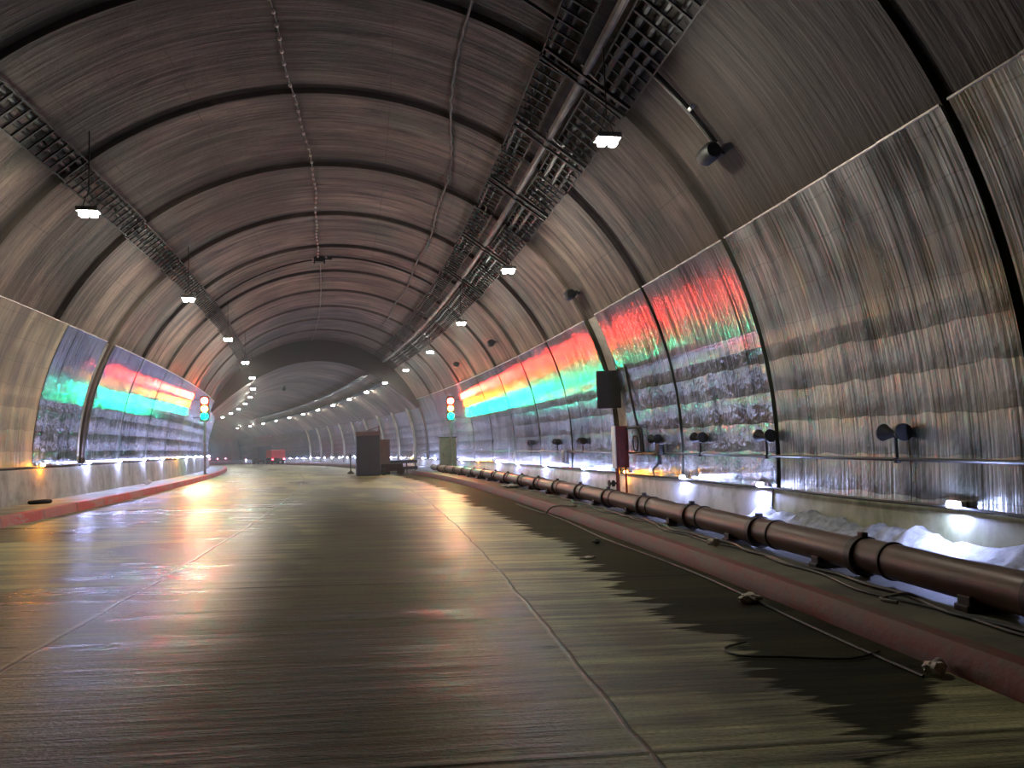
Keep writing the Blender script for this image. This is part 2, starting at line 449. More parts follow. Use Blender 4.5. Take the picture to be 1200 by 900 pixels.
# lining of the large bore, with recessed construction joints
def joint_width(j): return .52 if abs(j-20.1) < .1 else (.055 if j < 9 else .17)
def ring_delta(s):
    best = None
    for j in JOINTS:
        w = joint_width(j)
        if abs(s-j) <= w: return -.03 if j < 9 else -.06
    prev = max([j for j in JOINTS if j < s], default=-14)
    return .05*(1 - min(1, (s-prev)/4.2))
def joint_soot(s):
    v = 0
    for j in JOINTS:
        w = joint_width(j); d = abs(s-j)
        v = max(v, (.2 if abs(j-6.75) < .1 else 1.0) if d <= w else max(0, 1-(d-w)/.28)*.6)
    return v
ls = []
for a in frange(-14, S_BULK, .35): ls.append(a)
for j in JOINTS:
    w = joint_width(j); ls += [j-w-.28, j-w-.012, j-w+.012, j, j+w-.012, j+w+.012, j+w+.28]
ls = sorted(set(round(x, 3) for x in ls if -14 <= x <= S_BULK))
ls = [x for i, x in enumerate(ls) if i == 0 or x-ls[i-1] > .01]
ANG = [math.radians(a) for a in frange(-104, 104, 2.0)]
def lining_rows(s):
    d = ring_delta(s); out = []
    L = 0; prev = None
    for a in ANG:
        x, h = section(a); r = math.hypot(x, h-.439)
        x2, h2 = x*(1-d/r), .439 + (h-.439)*(1-d/r)
        if prev: L += math.hypot(x-prev[0], h-prev[1])
        prev = (x, h); out.append((x2, h2, L))
    return out
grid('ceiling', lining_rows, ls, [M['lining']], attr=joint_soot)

# lower bore beyond the bulkhead
def low(o, h): return min(h, 8.0 - o*o/15.0) if h > 3 else h
def low_rows(s):
    pts = []
    for a in ANG:
        x, h = section(a); x *= .992; pts.append((x, low(x, h)))
    return arc_rows(pts)
ls2 = frange(S_BULK, S_END, 1.0)
grid('ceiling_beyond', low_rows, ls2, [M['lining']], attr=lambda s: .8 if (s % 6) < .5 else 0.0)
# dark bulkhead ring between both bores
verts, faces = [], []
sel = [a for a in ANG if abs(a) < math.radians(62)]
for a in sel:
    x, h = section(a); verts.append(W(S_BULK, x*1.03, .439+(h-.439)*1.03)); verts.append(W(S_BULK, x*.985, low(x, h)-.02))
for i in range(len(sel)-1): faces.append((2*i, 2*i+1, 2*i+3, 2*i+2))
k_ = len(verts)
verts += [v + (W(S_BULK+.25, 0, 0)-W(S_BULK, 0, 0)) for v in verts]
for i in range(len(sel)-1): faces.append((2*i+1, k_+2*i+1, k_+2*i+3, 2*i+3))
me = bpy.data.meshes.new('wall_bulkhead'); me.from_pydata(verts, [], faces); me.materials.append(M['soot'])
o = bpy.data.objects.new('wall_bulkhead', me); COL.objects.link(o); o['kind'] = 'structure'
# far end closing
grid('wall_end', lambda s: [(-9, -1, 0), (9, -1, 1)] if s < S_END-.5 else [(-9, 10, 0), (9, 10, 1)], [S_END-1, S_END-.4], [M['soot']])

# cladding on both walls
TOP = 5.08
def clad_segments(side):
    js = [j for j in JOINTS if j > -10] + [54.6]
    segs = []
    for a, b in zip(js, js[1:]):
        wa = .50 if (abs(a-20.1) < .1 and side > 0) else .07
        wb = .50 if (abs(b-20.1) < .1 and side > 0) else .07
        if side < 0 and abs(a-24.9) < .1: wa = .42
        if side < 0 and abs(b-24.9) < .1: wb = .42
        if abs(a-6.75) < .1: wa = .065
        if abs(b-6.75) < .1: wb = .065
        if side < 0 and abs(b-20.1) < .1: b = 21.2; wb = .03
        if side < 0 and abs(a-20.1) < .1: a = 21.2; wa = .03
        segs.append((a+wa, b-wb))
    return segs
def cladding(side, name, bottom):
    verts, uvs, faces, mi = [], [], [], []
    hs = frange(bottom, TOP, .27)
    prof = [(off_at(h)-.10, h) for h in hs]
    vs = [p[2] for p in arc_rows(prof)]
    vs = [v + 4.5 - vs[-1] for v in vs]
    for (a, b) in clad_segments(side) + [(55.3, 150)]:
        ss = frange(a, b, .5 if b < 60 else 1.5); n = len(hs)
        base = len(verts)
        ring = lambda s, inn: [(s, side*(p[0]+inn), p[1]) for p in prof]
        for s in ss:
            for (q, v) in zip(ring(s, 0), vs): verts.append(W(*q)); uvs.append((s, v))
        for i in range(len(ss)-1):
            for j in range(n-1):
                f = (base+i*n+j, base+i*n+j+1, base+(i+1)*n+j+1, base+(i+1)*n+j)
                faces.append(f if side > 0 else f[::-1])
                if side > 0: mi.append(0 if a > 11.5 else 1)
                else: mi.append(0 if a > 21 else 2)
        # returns at the panel edges, so each panel has thickness
        for s_e in (a, b):
            e = len(verts)
            for (q, v) in zip(ring(s_e, 0), vs): verts.append(W(*q)); uvs.append((s_e, v))
            for (q, v) in zip(ring(s_e, .12), vs): verts.append(W(*q)); uvs.append((s_e+.1, v))
            for j in range(n-1): faces.append((e+j, e+j+1, e+n+j+1, e+n+j)); mi.append(1)
        e = len(verts)
        for s in ss:
            for dd in (0, .16): verts.append(W(s, side*(prof[-1][0]+dd), TOP)); uvs.append((s, 0))
        for i in range(len(ss)-1): faces.append((e+2*i, e+2*i+1, e+2*i+3, e+2*i+2)); mi.append(1)
    me = bpy.data.meshes.new(name); me.from_pydata(verts, [], faces)
    ul = me.uv_layers.new(name='UVMap')
    for lp in me.loops: ul.data[lp.index].uv = uvs[lp.vertex_index]
    for m in ('panel_clean', 'panel_dull', 'panel_aged'): me.materials.append(M[m])
    for p, m in zip(me.polygons, mi): p.material_index = m; p.use_smooth = True
    try: me.set_sharp_from_angle(angle=math.radians(40))
    except Exception: pass
    o = bpy.data.objects.new(name, me); COL.objects.link(o); o['kind'] = 'structure'
cladding(1, 'wall_right', .62)
cladding(-1, 'wall_left', 1.36)
# pale edge strip on top of the cladding
for side, nm in ((1, 'trim_3'), (-1, 'trim_4')):
    mb = MB()
    ot = off_at(TOP)-.105
    for (a, b) in clad_segments(side) + [(55.3, 110)]:
        ss = frange(a, b, 1.0)
        for s0, s1 in zip(ss, ss[1:]):
            p0, p1 = W(s0, side*ot, TOP+.005), W(s1, side*ot, TOP+.005)
            d = p1-p0
            mb.box((p0+p1)/2, (.024, d.length+.01, .024), Matrix.Rotation(math.atan2(-d.x, d.y), 4, 'Z'))
    o = mb.build(nm, M['edge']); o['kind'] = 'structure'
# plinths under the cladding
def plinth(name, side, bottom, top, s0, s1, mat, out=.16):
    ot, ob = off_at(top)-out, off_at(max(bottom, 0))-out
    prof = [(ob, bottom), (ot, top-.02), (ot+.02, top), (ot+.2, top)]
    grid(name, lambda s: [(side*a, b, v) for a, b, v in arc_rows(prof)], frange(s0, s1, 1.0), [mat], flip=side < 0)
plinth('trim_5', 1, 0, .62, 12.1, S_END, M['plinth'])
plinth('trim_6', 1, 0, .62, -14, 12.1, M['moss'], .14)
plinth('trim_7', -1, .40, 1.34, -14, S_END, M['plinth_left'])
# pale pilasters seen where the cladding is interrupted, and pale ribs further on
def rib(name, side, s, w, out, h0, h1, mat):
    hs = frange(h0, h1, .3); prof = [(off_at(h)-out, h) for h in hs]
    verts = []; faces = []; n = len(prof)
    for (ds, inn) in ((-w, .3), (-w, 0), (w, 0), (w, .3)):
        verts += [W(s+ds, side*(o+inn), h) for o, h in prof]
    for q in range(3):
        for j in range(n-1): faces.append((q*n+j, q*n+j+1, (q+1)*n+j+1, (q+1)*n+j))
    me = bpy.data.meshes.new(name); me.from_pydata(verts, [], faces); me.materials.append(mat)
    ul = me.uv_layers.new(name='UVMap')
    for lp in me.loops:
        v = me.vertices[lp.vertex_index].co; ul.data[lp.index].uv = (v.x*2+v.y, v.z)
    o = bpy.data.objects.new(name, me); COL.objects.link(o); o['kind'] = 'structure'
rib('trim_8', 1, 20.1, .42, -.02, .0, 5.1, M['pale_rib'])
rib('trim_9', -1, 24.9, .38, -.02, 1.2, 5.1, M['pale_rib'])
n_ = 10
for s in frange(59, 107, 6):
    rib('trim_%d' % n_, 1, s, .22, .22, .1, 6.0, M['pale_rib']); n_ += 1

# ------------------------------------------------------------ ceiling lamps
def make_lamp(s, side, label):
    t = thing('ceiling_lamp', s, side*4.5, 6.2, label, 'lamp', 'luminaires hung below the right cable tray' if side > 0 else 'luminaires hung below the left cable tray')
    MB().box((0, 0, .10), (.40, .28, .09), bev=.02).build('housing', M['grey_metal'], t)
    m = MB()
    for x in (-.12, .12): m.cyl((x, 0, .14), (0, 0, .50), .008, seg=6)
    m.box((0, 0, 1.08), (.018, .018, 1.16)); m.build('hanger', M['dark_metal'], t)
    for x in (-.085, .085):
        MB().box((x, -.02, .015), (.125, .19, .10), bev=.035).build('lens', M['lamp'], t)
    return t
lampR = None
for side, s0, n, sd in ((1, 10.707-8.568, 17, 'right'), (-1, 14.974-8.568, 17, 'left')):
    for i in range(n):
        s = s0 + 8.568*i
        if i == 0: continue
        if 0: lab = 'white ceiling lamp over the camera end of the %s tray, just above the picture' % sd
        else: lab = '%s white ceiling lamp along the %s side of the vault' % (ONES[i-1], sd)
        if s > 150: continue
        if lampR is None or i == 1 and side < 0:
            lampR = make_lamp(s, side, lab)
        else: dup(lampR, s, side*4.5, 6.2, lab)

# ------------------------------------------------------------ wall marker lamps
def make_marker(s, side, h, color, label, off=None):
    off = off_at(h)-.19 if off is None else off
    t = thing('marker_lamp', s, side*off, h, label, 'lamp', '%s marker lamps along the %s wall' % (color, 'right' if side > 0 else 'left'), 0 if side > 0 else pi)
    MB().box((.02, 0, 0), (.08, .24, .10), bev=.012).build('housing', M['white_plastic'], t)
    MB().box((-.035, 0, 0), (.05, .16, .06), bev=.015).build('lens', M['mark_white' if color == 'white' else 'mark_amber'], t)
    return t
protos = {}
def marker(s, side, h, color, label):
    key = (side, color)
    if key in protos: return dup(protos[key], s, side*(off_at(h)-.19), h, label, 0 if side > 0 else pi)
    protos[key] = make_marker(s, side, h, color, label); return protos[key]
rw = [7.86, 12.42, 15.82, 23.3, 28.0, 32.3, 36.1, 44.4, 48.0, 52.0]
rw += [56 + 3.9*i for i in range(24) if abs(56+3.9*i - 60) > 1]
for i, s in enumerate(rw): marker(s, 1, .66, 'white', '%s bluish white marker lamp on the foot of the right wall' % ONES[i])
for i, s in enumerate([19.5, 40.3, 60.0]): marker(s, 1, .66, 'amber', '%s amber marker lamp on the foot of the right wall' % ONES[i])
for i, s in enumerate([25.2, 28.7, 32.4, 36.2, 44.0, 48.2, 52.0, 56.0, 60.0, 64.0, 68.0, 72.0]):
    marker(s, -1, 1.42, 'white', '%s bluish white marker lamp on the foot of the left wall' % ONES[i])
for i, s in enumerate([21.55, 40.3]): marker(s, -1, 1.42, 'amber', '%s amber marker lamp on the foot of the left wall' % ONES[i])
# the cables that feed them
def long_tube(name, label, cat, svals, fo, fh, r, mat, group=None, seg=6):
    p0 = W(svals[0], fo(svals[0]), fh(svals[0]))
    m = MB(); m.tube([W(s, fo(s), fh(s))-p0 for s in svals], r, seg)
    o = m.build(name, mat, None, True); o.location = p0
    return tag(o, label, cat, group)
long_tube('marker_cable', 'black cable linking the marker lamps along the right wall foot', 'cable', frange(2, 130, .4), lambda s: off_at(.6)-.20, lambda s: .63-.02*abs(math.sin(s*.78)), .022, M['cable'])
long_tube('marker_cable', 'dark cable linking the marker lamps along the left plinth', 'cable', frange(2, 80, .5), lambda s: -off_at(1.4)+.17, lambda s: 1.385, .018, M['cable'])
long_tube('wall_conduit', 'black conduit running along the right wall at waist height', 'conduit', frange(2, 60, .5), lambda s: off_at(1.2)-.20, lambda s: 1.19, .026, M['cable'])

# ------------------------------------------------------------ twin-headed black fittings on the right conduit
def make_fan(s, label):
    t = thing('twin_floodlight', s, off_at(1.3)-.2, 1.19, label, 'floodlight', 'twin black fittings standing on the wall conduit')
    MB().cyl((0, 0, -.03), (0, 0, .30), .020, seg=8).cyl((0, 0, -.05), (0, 0, .02), .045, seg=10).build('stem', M['black'], t)
    for sg in (-1, 1):
        m = MB(); m.cyl((0, sg*.02, .33), (-.03, sg*.20, .36), .035, .115, 14)
        m.cyl((-.03, sg*.20, .36), (-.034, sg*.225, .364), .12, .115, 14); m.build('head', M['black'], t, True)
    m = MB(); m.box((0, 0, .33), (.06, .09, .08), bev=.01); m.build('joint_box', M['black'], t)
    return t
fans = [8.84, 12.2, 14.93, 17.4, 23.43, 26.36, 30.0]
f0 = None
for i, s in enumerate(fans):
    lab = '%s black twin-headed fitting on a short stem on the right wall conduit' % ONES[i]
    if f0 is None: f0 = make_fan(s, lab)
    else: dup(f0, s, off_at(1.3)-.2, 1.19, lab)

# ------------------------------------------------------------ traffic signals
def make_signal(s, off, hs, side, label):
    base = road_h(off)+.17 if side > 0 else WALK_L
    t = thing('traffic_signal', s, off, 0, label, 'traffic light')
    z0, z1 = hs[2]-.28, hs[0]+.28
    MB().box((0, .12, (z0+z1)/2), (.44, .20, z1-z0), bev=.03).build('housing', M['black'], t)
    for nm, h in zip(('red', 'amber', 'green'), hs):
        l = MB().lathe([(.165, 0), (.16, .03), (.11, .065), (.0, .085)], (0, .02, h), '-Y', 20).build('lens', M['sig_'+nm], t, True)
        l['label'] = '%s lit lens' % nm
        m = MB()
        for j in range(9):
            a = pi*(.02 + .96*j/8)
            p = Vector((math.cos(a)*.185, 0, h + math.sin(a)*.185))
            m.box((p.x, -.04, p.z), (.075, .10, .012), Matrix.Rotation(-(a-pi/2), 4, 'Y'))
        m.build('visor', M['black'], t)
    m = MB().cyl((0, .12, base if side > 0 else base), (0, .12, z0), .06, seg=12); m.box((0, .12, base+.02), (.34, .34, .04)); m.build('pole', M['grey_metal'], t)
    m = MB(); 
    for z in (z0+.2, z1-.2): m.box((side*.35, .14, z), (.6, .04, .04))
    m.build('wall_arm', M['dark_metal'], t)
    return t
make_signal(43.0, 6.80, (4.17, 3.73, 3.29), 1, 'lit traffic signal with red amber and green lenses at the right wall')
make_signal(43.0, -6.74, (4.42, 4.00, 3.60), -1, 'lit traffic signal with red amber and green lenses at the left wall')
t = thing('control_cabinet', 43.3, 6.75, WALK_R-.03, 'green-grey cabinet standing under the right traffic signal', 'cabinet')
MB().box((-.05, .35, 1.0), (.95, .5, 1.95), bev=.03).build('body', M['haze_grey'], t)
MB().box((-.05, .09, 1.0), (.85, .03, 1.75), bev=.01).build('door', M['haze_grey'], t)
MB().box((-.38, .05, 1.0), (.03, .05, .18), bev=.01).build('handle', M['black'], t)
MB().box((-.05, .35, 2.0), (1.05, .6, .06), bev=.02).build('roof', M['dark_metal'], t)

# ------------------------------------------------------------ hanging black sign box by the right pilaster
t = thing('sign_box', 20.0, 7.47, 3.0, 'black rectangular sign box held off the right wall by the pale pilaster', 'sign', None, -.32)
MB().box((0, 0, 0), (.68, .10, 1.08), bev=.015).build('case', M['black'], t)
for z in (.52, -.02): MB().box((.42, .05, z), (.55, .05, .05), bev=.008).build('bracket_arm', M['dark_metal'], t)
MB().box((0, .07, 0), (.5, .05, .8), bev=.01).build('back_cover', M['dark_metal'], t)

# hydrant cabinet on post
t = thing('hose_cabinet', 19.3, 7.50, WALK_R-.03, 'dark red upright cabinet on a post beside the nearest amber lamp', 'cabinet')
MB().box((0, 0, 1.32), (.36, .30, 1.14), bev=.02).build('body', M['oxblood'], t)
MB().box((.02, -.16, 1.32), (.29, .02, 1.04), bev=.008).build('door', M['oxblood'], t)
MB().cyl((.1, -.19, 1.25), (.1, -.19, 1.38), .014, seg=8).build('handle', M['black'], t)
e_ = MB().box((-.20, -.02, 1.32), (.03, .28, 1.16), bev=.006).build('edge_strip', M['white_plastic'], t); e_['label'] = 'pale edge strip'
MB().cyl((-.12, 0, .0), (-.12, 0, .78), .055, seg=12).cyl((-.12, 0, 0), (-.12, 0, .03), .12, seg=16).build('post', M['oxblood'], t)
MB().cyl((.12, 0, .0), (.12, 0, .78), .03, seg=10).build('riser', M['oxblood'], t)
m = MB(); m.lathe([(.0, -.09), (.05, -.08), (.055, .05), (.03, .09)], (-.26, -.02, .33), 'Z', 14)
m.cyl((-.36, -.02, .33), (-.16, -.02, .33), .03, seg=10).lathe([(.10, -.012), (.10, .012)], (-.38, -.02, .33), 'X', 16)
m.build('valve', M['black'], t)
# cable drop and hoses behind the sign
def hose(name, label, pts, r, mat, cat='hose', smooth=3, group=None):
    P = [Vector(p) for p in pts]; out = []
    for i in range(len(P)-1):
        a, b, c, d = P[max(i-1, 0)], P[i], P[i+1], P[min(i+2, len(P)-1)]
        for j in range(smooth):
            t_ = j/smooth
            out.append(.5*((2*b) + (-a+c)*t_ + (2*a-5*b+4*c-d)*t_*t_ + (-a+3*b-3*c+d)*t_**3))
    out.append(P[-1])
    w = [W(*q) for q in out]; o0 = w[0].copy()
    m = MB(); m.tube([q-o0 for q in w], r, 8); o = m.build(name, mat, None, True); o.location = o0
    return tag(o, label, cat, group)
hose('drop_cable', 'dark cable dropping down the right wall behind the sign box', [(18.9, 7.57, 3.6), (18.8, 7.62, 3.0), (18.6, 7.68, 2.2), (18.35, 7.70, 1.6), (18.3, 7.70, 1.22)], .035, M['cable'], 'cable')
hose('bent_pipe', 'thin dark bent pipe from the hose cabinet to the wall conduit', [(19.15, 7.62, 1.85), (18.7, 7.66, 1.87), (18.25, 7.68, 1.85), (18.15, 7.69, 1.5), (18.15, 7.69, 1.22)], .03, M['cable'], 'pipe')
hose('coiled_hose', 'small coil of black hose hung on the right conduit beyond the sign', [(18.6+.18*math.cos(a*.5), 7.66, 1.45+.20*math.sin(a*.5)) for a in range(0, 26)], .022, M['cable'], 'hose')
hose('drop_cable', 'short black cable hanging from conduit to the cabinet foot', [(17.2, 7.70, 1.2), (17.1, 7.66, .95), (17.4, 7.64, .8), (17.3, 7.62, .62)], .022, M['cable'], 'cable')
t = thing('junction_box', 25.3, off_at(1)-.26, 1.02, 'grey rounded junction box hung on the right wall past the cabinet', 'box')
MB().box((0, 0, 0), (.16, .42, .46), bev=.05).build('body', M['grey_metal'], t, True)
MB().box((-.09, 0, 0), (.02, .32, .34), bev=.01).build('lid', M['grey_metal'], t)
t = thing('junction_box', 17.05, off_at(1)-.24, 1.28, 'small black junction box under the fitting next to the cabinet', 'box')
MB().box((0, 0, 0), (.14, .26, .26), bev=.03).build('body', M['black'], t, True)
MB().cyl((0, 0, -.35), (0, 0, -.1), .03, seg=8).build('gland', M['black'], t)

# ------------------------------------------------------------ rusty pipeline on the right footway
PIPE_O, PIPE_H, PIPE_R, SEG = 5.93, .275, .175, 2.2
def make_pipe(s, label):
    t = thing('pipe_section', s, PIPE_O, PIPE_H, label, 'pipe', 'bolted sections of the rusty pipeline')
    MB().cyl((0, 0, 0), (0, SEG+.01, 0), PIPE_R, seg=28).build('barrel', M['rust'], t, True)
    m = MB(); m.lathe([(PIPE_R, -.06), (PIPE_R+.035, -.05), (PIPE_R+.035, .05), (PIPE_R, .06)], (0, 0, 0), 'Y', 28)
    m.box((0, 0, PIPE_R+.05), (.07, .09, .05), bev=.01); m.box((0, 0, -PIPE_R-.04), (.07, .09, .04), bev=.01)
    m.build('coupling', M['rust_dark'], t, True)
    MB().lathe([(PIPE_R, -.02), (PIPE_R+.016, -.015), (PIPE_R+.016, .015), (PIPE_R, .02)], (0, SEG-.42, 0), 'Y', 28).build('strap', M['rust_dark'], t, True)
    return t
p0_ = None
for i in range(-2, 20):
    s = 4.86 + SEG*i
    lab = ('pipe section behind the lower right picture edge' if i == -2 else '%s rusty brown pipe section counted from the right picture edge' % ONES[i+1])
    if s > 44: break
    if p0_ is None: p0_ = make_pipe(s, lab)
    else: dup(p0_, s, PIPE_O, PIPE_H, lab)
blk = None
for i in range(0, 18):
    s = 2.8 + SEG*i + .5
    lab = '%s low dark saddle block under the rusty pipeline' % ONES[i]
    if blk is None:
        m = MB(); m.box((0, 0, .03), (.42, .16, .06), bev=.012); m.box((-.15, 0, .09), (.06, .14, .08), bev=.01); m.box((.15, 0, .09), (.06, .14, .08), bev=.01)
        blk = m.build('pipe_saddle', M['rust_dark']); place(blk, s, PIPE_O, WALK_R-.01); tag(blk, lab, 'support', 'saddle blocks under the pipeline')
    else: dup(blk, s, PIPE_O, WALK_R-.01, lab)

rnd = random.Random(3)
long_tube('footway_cable', 'black cable lying on the footway along the pipe foot', 'cable', frange(3.2, 26, .22), lambda s: 5.62+.05*math.sin(s*2.1)+.04*math.sin(s*5.3+1), lambda s: WALK_R+.018, .02, M['cable'])
long_tube('footway_cable', 'second thinner cable snaking on the footway beside the pipe', 'cable', frange(3.2, 18, .18), lambda s: 5.53+.07*math.sin(s*1.4+2)+.05*math.sin(s*3.7), lambda s: WALK_R+.014, .014, M['cable'])
long_tube('gutter_cable', 'thin dark cable lying on the road along the right kerb', 'cable', frange(4.6, 20, .25), lambda s: 4.70+.05*math.sin(s*.9), lambda s: road_h(4.7)+.014, .012, M['cable'])
hose('loose_cable', 'looped dark cable lying on the wet road near the right kerb', [(5.6, 3.85, road_h(3.85)+.015), (5.45, 3.6, road_h(3.6)+.015), (5.25, 3.62, road_h(3.6)+.015), (5.15, 4.0, road_h(4)+.015), (5.05, 4.4, road_h(4.4)+.015), (5.2, 4.75, road_h(4.75)+.015)], .010, M['cable'], 'cable')

# pale lumpy crust at the foot of the right wall
crs = frange(4.5, 12.3, .09)
cr = random.Random(5)
nn = [[cr.uniform(-1, 1) for _ in range(12)] for _ in crs]
def crow(s):
    i = min(range(len(crs)), key=lambda q: abs(crs[q]-s)); n = nn[i]
    top = .27 + .035*n[0] + .04*math.sin(s*3.1) + .03*math.sin(s*7.7)
    pr = [(7.22+.06*n[1], .03), (7.30+.05*n[2], .12+.02*n[3]), (7.42+.04*n[4], .17+.03*n[5]), (7.52+.03*n[6], top-.05+.02*n[7]), (7.64+.02*n[8], top), (7.85, top-.03)]
    return arc_rows(pr)
cro = grid('lumpy_crust', crow, crs, [M['crust']], kind='stuff')
tag(cro, 'pale lumpy crust heaped along the foot of the right wall', 'debris')

# ------------------------------------------------------------ ladder trays under the vault
def tray_point(off, drop): return h_at(off)-drop
SECL = 4.0
def make_ladder(s, off, w, label, group, nr=13):
    h0, h1 = tray_point(off-w/2, .22), tray_point(off+w/2, .22)
    t = thing('cable_ladder', s, off, (h0+h1)/2, label, 'cable tray', group)
    sl = math.atan2(h0-h1, w); R_ = Matrix.Rotation(sl, 4, 'Y'); ww = math.hypot(w, h0-h1)
    t.rotation_euler = (Matrix.Rotation(frame(s)[3], 4, 'Z') @ R_).to_euler()
    for sg in (-1, 1): MB().box((sg*ww/2, SECL/2, 0), (.028, SECL, .09)).build('side_rail', M['dark_metal'], t)
    for j in range(nr): MB().box((0, (j+.5)*SECL/nr, -.02), (ww, .04, .03)).build('rung', M['dark_metal'], t)
    for y in (.6, 2.6): MB().box((0, y, .14), (.03, .03, .26)).build('hanger', M['dark_metal'], t)
    return t
def ladder_run(off, w, label, group, n0, n1):
    proto = make_ladder(n0*SECL, off, w, label % 'nearest', group)
    eul = proto.rotation_euler.to_matrix().to_4x4(); rot0 = Matrix.Rotation(-frame(n0*SECL)[3], 4, 'Z') @ eul
    for i, q in enumerate(range(n0+1, n1)):
        s = q*SECL
        d = dup(proto, s, off, 0, label % ONES[i+1])
        d.location = W(s, off, (tray_point(off-w/2, .22)+tray_point(off+w/2, .22))/2)
        d.rotation_euler = (Matrix.Rotation(frame(s)[3], 4, 'Z') @ rot0).to_euler()
ladder_run(4.02, .46, '%s section of the right ladder tray nearest the crown', 'inner right ladder sections', 1, 14)
ladder_run(4.95, .62, '%s section of the right ladder tray nearest the wall', 'outer right ladder sections', 1, 14)
ladder_run(-5.12, .46, '%s section of the left ladder tray', 'left ladder sections', 1, 14)
# cable bundles on the trays
def bundle(name, label, off, drop, r, mat, s0=2, s1=54, wob=.0, seg=8):
    return long_tube(name, label, 'cable', frange(s0, s1, .8), lambda s: off+wob*math.sin(s*1.7+off), lambda s: tray_point(off, drop)+wob*.3*math.sin(s*2.3), r, mat, None, seg)
bundle('tray_conduit', 'pale blotched conduit between the two right ladder trays', 4.46, .30, .075, M['conduit'])
bundle('tray_cable', 'thick black cable on the inner right ladder tray', 3.92, .16, .05, M['cable'], wob=.02)
bundle('tray_cable', 'thinner black cable beside the thick one on the inner right tray', 4.08, .16, .035, M['cable'], wob=.03)
bundle('tray_cable', 'thick black cable filling the outer right tray, crown side', 4.80, .15, .07, M['cable'], wob=.02)
bundle('tray_cable', 'thick black cable in the middle of the outer right tray', 4.98, .15, .065, M['cable'], wob=.02)
bundle('tray_cable', 'black cable at the wall side of the outer right tray', 5.14, .15, .05, M['cable'], wob=.03)
bundle('tray_cable', 'thick black cable on the left tray, crown side', -5.0, .15, .06, M['cable'], wob=.02)
bundle('tray_cable', 'thick black cable on the left tray, wall side', -5.2, .15, .055, M['cable'], wob=.02)
# trays beyond the bulkhead
def lowh(o): return 8.0 - o*o/15.0
for off, lab in ((3.4, 'dark cable run beyond the bulkhead on the right of the low vault'), (4.6, 'dark wide cable run beyond the bulkhead above the right lamps')):
    m = MB(); ss = frange(55.5, 125, 2.0); p0 = W(ss[0], off, lowh(off)-.2)
    for a, b in zip(ss, ss[1:]):
        q0, q1 = W(a, off, lowh(off)-.2)-p0, W(b, off, lowh(off)-.2)-p0; d = q1-q0
        m.box((q0+q1)/2, (.45, d.length+.02, .10), Matrix.Rotation(math.atan2(-d.x, d.y), 4, 'Z'))
    o = m.build('cable_trunking', M['dark_metal']); o.location = p0; tag(o, lab, 'cable tray')
# cross frames linking the two right trays
cf = None
for i, s in enumerate([11.6, 14.3, 17.6, 22.5, 27.0]):
    lab = '%s dark cross frame spanning the two right ladder trays' % ONES[i]
    if cf is None:
        cf = thing('cross_frame', s, 4.5, tray_point(4.5, .38), lab, 'bracket', 'cross frames on the right trays')
        sl = math.atan2(h_at(3.7)-h_at(5.3), 1.6)
        R_ = Matrix.Rotation(sl, 4, 'Y')
        MB().box((0, 0, 0), (1.75, .06, .06), R_).build('bar', M['dark_metal'], cf)
        MB().box((0, .3, 0), (1.75, .05, .05), R_).build('bar', M['dark_metal'], cf)
        MB().box((.25, .15, 0), (.9, .05, .04), R_ @ Matrix.Rotation(.35, 4, 'Z')).build('brace', M['grey_metal'], cf)
    else: dup(cf, s, 4.5, tray_point(4.5, .38), lab)

# ------------------------------------------------------------ crown cables
def crown_cable(name, label, offf, s0, s1, r, mat, drop=.09):
    ss = frange(s0, s1, .3)
    return long_tube(name, label, 'cable', ss, offf, lambda s: h_at(offf(s))-drop-.03*math.sin(s*1.3), r, mat, None, 8)
crown_cable('rope_light', 'pale beaded cable running along the crown of the vault', lambda s: -.84 + .16*math.exp(-((s-21)/4)**2) + .02*math.sin(s*2), 5, 30.5, .015, M['conduit'])
bd = random.Random(9)
bead = None
for i in range(48):
    s = 9.5 + i*.44
    off = -.84 + .16*math.exp(-((s-21)/4)**2) + .02*math.sin(s*2)
    h = h_at(off)-.09-.03*math.sin(s*1.3)-.02
    if bead is None:
        bead = MB().lathe([(.0, -.04), (.035, -.03), (.04, 0), (.035, .03), (.0, .04)], (0, 0, 0), 'Y', 10).build('cable_clip', M['pale_cable'], None, True)
        place(bead, s, off, h); tag(bead, 'small pale clip on the beaded crown cable', 'clip', 'pale clips on the crown cable')
    else: dup(bead, s, off, h, 'small pale clip on the beaded crown cable')
crown_cable('crown_cable', 'dark twisted cable along the vault right of the crown', lambda s: 2.55 + .45/(1+math.exp(-(s-17.5)*1.1)) + .05*math.sin(s*.8), 5, 45, .03, M['cable'])
crown_cable('crown_cable', 'pale strand twisted round the dark vault cable', lambda s: 2.55 + .45/(1+math.exp(-(s-17.5)*1.1)) + .05*math.sin(s*.8)+.022*math.sin(s*9), 5, 44, .014, M['conduit'], .11)
crown_cable('crown_cable', 'thin grey cable continuing along the crown past the junction', lambda s: -.80 + .012*(s-30), 31, 54.5, .02, M['conduit'])
t = thing('crown_junction', 30.66, -.8, h_at(.8)-.20, 'small dark junction box at the crown where the pale cable ends', 'box')
MB().box((0, 0, .05), (.34, .3, .22), bev=.03).build('body', M['black'], t)
for x in (-.2, .2): MB().box((x, 0, .02), (.05, .08, .3), bev=.01).build('lug', M['black'], t)
MB().box((.33, 0, .08), (.35, .06, .06)).build('arm', M['black'], t)
